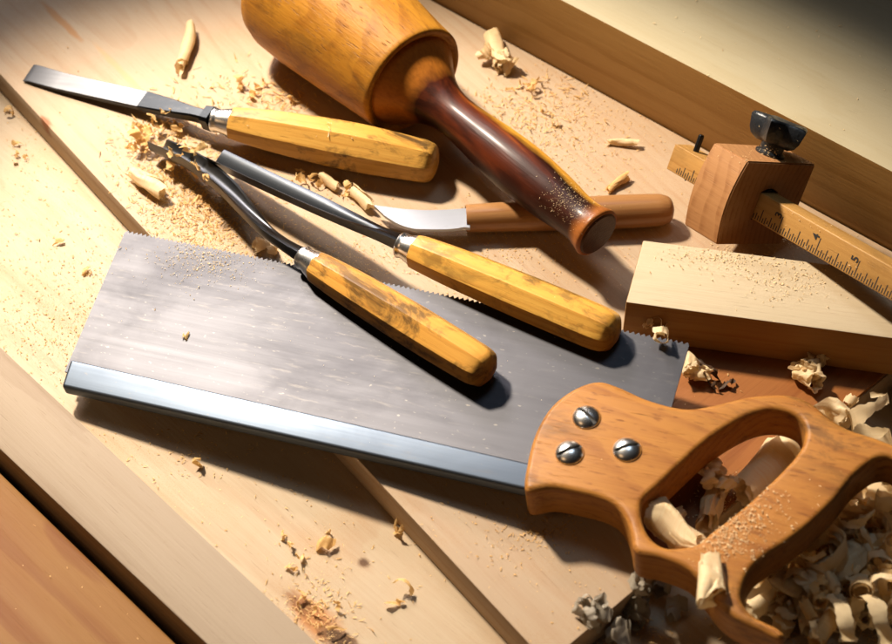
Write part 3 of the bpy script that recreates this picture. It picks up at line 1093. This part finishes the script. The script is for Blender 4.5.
heap = [(800, 560, 50), (850, 525, 40), (880, 560, 40), (840, 600, 50), (790, 610, 40), (880, 610, 40), (760, 600, 22), (862, 500, 26), (820, 545, 40), (885, 520, 30), (890, 585, 30), (860, 580, 40), (800, 635, 40), (870, 640, 40)]
scatter(125, heap, .0068, M_cream, 'curled cream shaving in the heap below the saw handle', 'curled shavings heaped at the lower right', .14, .022, 1.2, (1.0, 2.4), floor_=0, ribbon=.93)
scatter(64, heap, .0048, M_gold, 'small golden shaving in the heap below the saw handle', 'golden shavings heaped at the lower right', .2, .024, 1.2, (1.0, 2.4), floor_=0, ribbon=.9)
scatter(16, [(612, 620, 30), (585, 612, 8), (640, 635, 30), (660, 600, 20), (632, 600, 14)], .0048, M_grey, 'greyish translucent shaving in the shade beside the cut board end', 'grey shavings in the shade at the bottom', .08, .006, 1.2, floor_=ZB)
scatter(8, [(812, 378, 12), (806, 385, 12)], .0036, M_cream, 'frilly pale shaving in the shade of the block', 'frilly shavings in front of the block', .2, .003)
scatter(7, [(672, 525, 14), (716, 500, 10), (712, 490, 8)], .0036, M_cream, 'crumpled white shaving inside the handle opening', 'white shavings inside the handle opening', .2, .010)
scatter(5, [(708, 379, 5), (716, 384, 6), (726, 390, 6)], .0040, M_char, 'dark brown bark flake near the heel of the saw blade', 'dark bark flakes near the heel of the blade', .3, .0, .5, (.15, .4), (.5, 1.2))
scatter(6, [(655, 334, 12), (690, 378, 6)], .0034, M_cream, 'small shaving caught between saw blade and block', 'small shavings between blade and block', .1, .002)
scatter(30, [(150, 128, 14), (165, 122, 12), (140, 150, 12), (175, 165, 14), (200, 190, 18), (190, 178, 14)], .0030, M_gold, 'golden crumpled shaving around the gouge tips', 'golden shavings around the gouge tips', .25, .006, 1.0, (.25, .9), (.6, 1.5))
scatter(7, [(255, 92, 22), (285, 100, 16), (235, 85, 14)], .0026, M_gold, 'golden chip curl between flat chisel and mallet head', 'golden chips by the mallet head', .1, .0, .8, (.3, .9), (.5, 1.2))
scatter(9, [(540, 100, 26), (520, 105, 18), (560, 130, 26), (535, 85, 14)], .0026, M_gold, 'thin golden curl on the board right of the mallet grip', 'golden curls right of the mallet grip', .1, .0, .8, (.3, 1.0), (.3, .9))
scatter(8, [(495, 66, 8), (505, 70, 8), (480, 62, 8)], .0036, M_cream, 'loose pale curl by the foot of the raised plank', 'pale curls at the foot of the raised plank', .2, .003)
scatter(9, [(320, 185, 12), (345, 200, 14), (300, 180, 10)], .0026, M_gold, 'golden scrap of shaving under the flat chisel handle', 'golden scraps under the flat chisel', .1, .001, 1, (.25, .8), (.5, 1.4))
scatter(9, [(18, 150, 10), (10, 112, 10), (88, 271, 3), (16, 160, 6), (72, 240, 20)], .0026, M_gold, 'small golden crumb of shaving on the base board at left', 'golden crumbs on the base board at left', .1, 0, .8, (.25, .8), (.5, 1.3))
scatter(11, [(295, 545, 16), (290, 560, 12), (400, 600, 8), (396, 530, 4), (330, 540, 10), (205, 470, 6)], .0030, M_gold, 'small golden curl on the base board in front of the saw', 'golden curls in front of the saw', .1, 0, 1, (.25, .8), (.5, 1.4))
scatter(6, [(300, 592, 14), (318, 610, 12), (322, 634, 6)], .0026, M_gold, 'curled scrap by the dark knot at the bottom of the base board', 'scraps by the dark knot', .1, .002, 1, (.25, .8), (.5, 1.4))
scatter(4, [(264, 247, 3), (276, 253, 3)], .0028, M_cream, 'small bright curl under the ferrule of the bent gouge', 'bright curls under the bent gouge ferrule', .1, .0)
scatter(1, [(184, 337, 1)], .0020, M_gold, 'single golden splinter lying on the saw blade', None, 0, 0, .2, (.35, .4), (1.5, 1.6))


def dust(name, label, clusters, mat, zmax=None):
    """tiny flakes and crumbs, laid on whatever lies under them"""
    global sd
    rnd = random.Random(sd)
    sd += 1
    bm = bmesh.new()
    tint = bm.verts.layers.float.new('tint')
    uvl = bm.loops.layers.uv.new('UV')
    for (px, py, sx_, sy_, n, smin, smax) in clusters:
        for i in range(n):
            x, y = px + rnd.gauss(0, sx_ * .5), py + rnd.gauss(0, sy_ * .5)
            if not (-3 < x < 896 and -3 < y < 648):
                continue
            loc, nor = hit(x, y)
            if nor.z < .25 or (zmax is not None and abs(loc.z - zmax) > .0025):
                continue
            l = smin + (smax - smin) * rnd.random() ** 2.2
            w = l * rnd.uniform(.2, .55) * (1 if l < .0014 else .5 if l < .0028 else .28)
            th = rnd.uniform(0, 2 * PI)
            d = V((math.cos(th), math.sin(th), 0))
            d = (d - nor * d.dot(nor)).normalized()
            e = nor.cross(d)
            tilt = rnd.uniform(0, .5)
            up_ = nor * (l * tilt)
            c = loc + nor * (.0001 + rnd.random() * .0004)
            bend = nor * l * rnd.uniform(0, .35)
            tv = max(0, rnd.gauss(.05, .28))
            P = [c - d * l / 2 - e * w / 2, c - d * l / 2 + e * w / 2, c + bend + e * w * .6, c + d * l / 2 + e * w * rnd.uniform(.1, .5) + up_, c + d * l / 2 - e * w * rnd.uniform(.1, .5) + up_, c + bend - e * w * .6]
            vs = [bm.verts.new(p) for p in P]
            for v in vs:
                v[tint] = min(tv, .9)
            for q in ((0, 1, 2, 5), (5, 2, 3, 4)):
                f = bm.faces.new([vs[k] for k in q])
                for lp in f.loops:
                    lp[uvl].uv = (rnd.random(), rnd.random())
    me = bpy.data.meshes.new(name)
    bm.to_mesh(me)
    bm.free()
    me.materials.append(mat)
    o = bpy.data.objects.new(name, me)
    COL.objects.link(o)
    return tag(o, label, 'sawdust', kind='stuff')


MM = .001
dust('sawdust', 'golden flakes and dust strewn over the middle board', [
    (200, 200, 80, 70, 1500, .4 * MM, 2.6 * MM), (160, 140, 50, 50, 420, .6 * MM, 5 * MM), (185, 180, 60, 60, 900, .6 * MM, 5 * MM), (215, 215, 60, 40, 900, .4 * MM, 2.5 * MM), (330, 255, 110, 30, 1500, .2 * MM, 1.0 * MM), (250, 230, 80, 50, 500, .3 * MM, 2 * MM), (340, 270, 90, 40, 500, .3 * MM, 1.4 * MM),
    (250, 90, 60, 30, 200, .6 * MM, 6 * MM), (290, 105, 30, 20, 140, .6 * MM, 6 * MM), (540, 110, 60, 40, 420, .5 * MM, 6 * MM), (565, 135, 90, 70, 1600, .3 * MM, 1.6 * MM), (500, 105, 30, 20, 70, .6 * MM, 4 * MM),
    (520, 250, 120, 50, 1100, .3 * MM, 1.3 * MM), (440, 235, 80, 40, 300, .3 * MM, 1.2 * MM), (600, 150, 160, 100, 250, .3 * MM, 1.2 * MM), (120, 110, 120, 90, 120, .3 * MM, 1.6 * MM), (340, 190, 60, 24, 120, .5 * MM, 3 * MM),
    (520, 520, 90, 60, 260, .3 * MM, 2.0 * MM), (535, 535, 40, 20, 160, .4 * MM, 2.2 * MM), (560, 590, 140, 80, 160, .3 * MM, 1.5 * MM), (740, 375, 90, 30, 120, .4 * MM, 2 * MM)], M_gold, ZB)
dust('sawdust', 'fine dust and crumbs scattered over the base board', [
    (60, 300, 130, 140, 1800, .3 * MM, 1.5 * MM), (60, 330, 70, 50, 500, .3 * MM, 1.3 * MM), (30, 170, 60, 120, 150, .4 * MM, 2.5 * MM), (250, 470, 160, 50, 160, .4 * MM, 2.2 * MM), (330, 560, 160, 90, 160, .4 * MM, 2.2 * MM),
    (312, 612, 40, 40, 320, .5 * MM, 3.6 * MM), (190, 450, 50, 30, 120, .4 * MM, 2.4 * MM), (200, 540, 200, 120, 40, .4 * MM, 1.6 * MM), (60, 580, 120, 60, 14, .5 * MM, 2.2 * MM)], M_gold, 0)
dust('sawdust', 'pale dust lying on the saw, the block and the gauge', [
    (203, 258, 44, 20, 700, .2 * MM, 1.2 * MM), (205, 270, 60, 26, 240, .2 * MM, .9 * MM), (380, 330, 400, 140, 50, .2 * MM, .5 * MM), (735, 520, 44, 40, 900, .2 * MM, 1.6 * MM), (725, 535, 24, 24, 200, .3 * MM, 2.0 * MM), (770, 500, 60, 40, 60, .3 * MM, 2 * MM),
    (720, 258, 60, 14, 600, .2 * MM, 1.3 * MM), (790, 275, 60, 26, 500, .2 * MM, 1.6 * MM), (775, 155, 50, 14, 200, .3 * MM, 1.3 * MM), (570, 200, 26, 30, 700, .15 * MM, .7 * MM), (810, 215, 60, 40, 60, .3 * MM, 1.4 * MM),
    (740, 60, 200, 120, 60, .4 * MM, 2.4 * MM), (320, 130, 60, 20, 12, .6 * MM, 5 * MM)], M_cream)
dust('sawdust', 'crumbs and broken flakes filling the heap below the saw handle', [
    (830, 570, 110, 110, 1500, .6 * MM, 4.5 * MM), (870, 600, 60, 60, 500, .6 * MM, 4 * MM), (620, 625, 70, 40, 160, .5 * MM, 3 * MM)], M_gold, 0)

# ------------------------------------------------------------------ light
W = bpy.data.worlds.new('World')
S.world = W
W.use_nodes = True
W.node_tree.nodes['Background'].inputs[0].default_value = (.75, .85, 1, 1)
W.node_tree.nodes['Background'].inputs[1].default_value = .006


def aim(o, p, tgt):
    o.location = p
    o.rotation_euler = (V(tgt) - V(p)).to_track_quat('-Z', 'Y').to_euler()


def spot(name, p, tgt, power, ang, blend, rad, col):
    d = bpy.data.lights.new(name, 'SPOT')
    d.energy, d.spot_size, d.spot_blend, d.shadow_soft_size, d.color = power, math.radians(ang), blend, rad, col
    o = bpy.data.objects.new(name, d)
    COL.objects.link(o)
    aim(o, p, tgt)


def area(name, p, tgt, power, sx_, sy_, col, spread=180):
    d = bpy.data.lights.new(name, 'AREA')
    d.shape = 'RECTANGLE'
    d.size, d.size_y, d.energy, d.color, d.spread = sx_, sy_, power, col, math.radians(spread)
    o = bpy.data.objects.new(name, d)
    COL.objects.link(o)
    aim(o, p, tgt)


spot('key_lamp', (-.49, .51, .90), (-.018, -.083, 0), 146, 32.2, .2, .055, (1, .885, .73))
area('soft_box', (-.46, .86, .72), (-.08, -.06, 0), .42, .42, .34, (1, .93, .94), 26)
area('blue_fill_panel', (.05, .30, 1.25), (0, -.09, 0), .17, .8, .5, (.60, .78, 1), 24)  # added blue panel overhead, for the saw spine to reflect
area('fill_lamp', (-.75, -.50, .65), (.04, -.04, 0), .06, .5, .5, (1, .62, .32), 30)

S.render.engine = 'CYCLES'
S.cycles.diffuse_bounces = 2
S.view_settings.view_transform = 'Standard'
S.view_settings.look = 'None'
S.view_settings.exposure = 0
S.render.resolution_x, S.render.resolution_y = 1024, 739
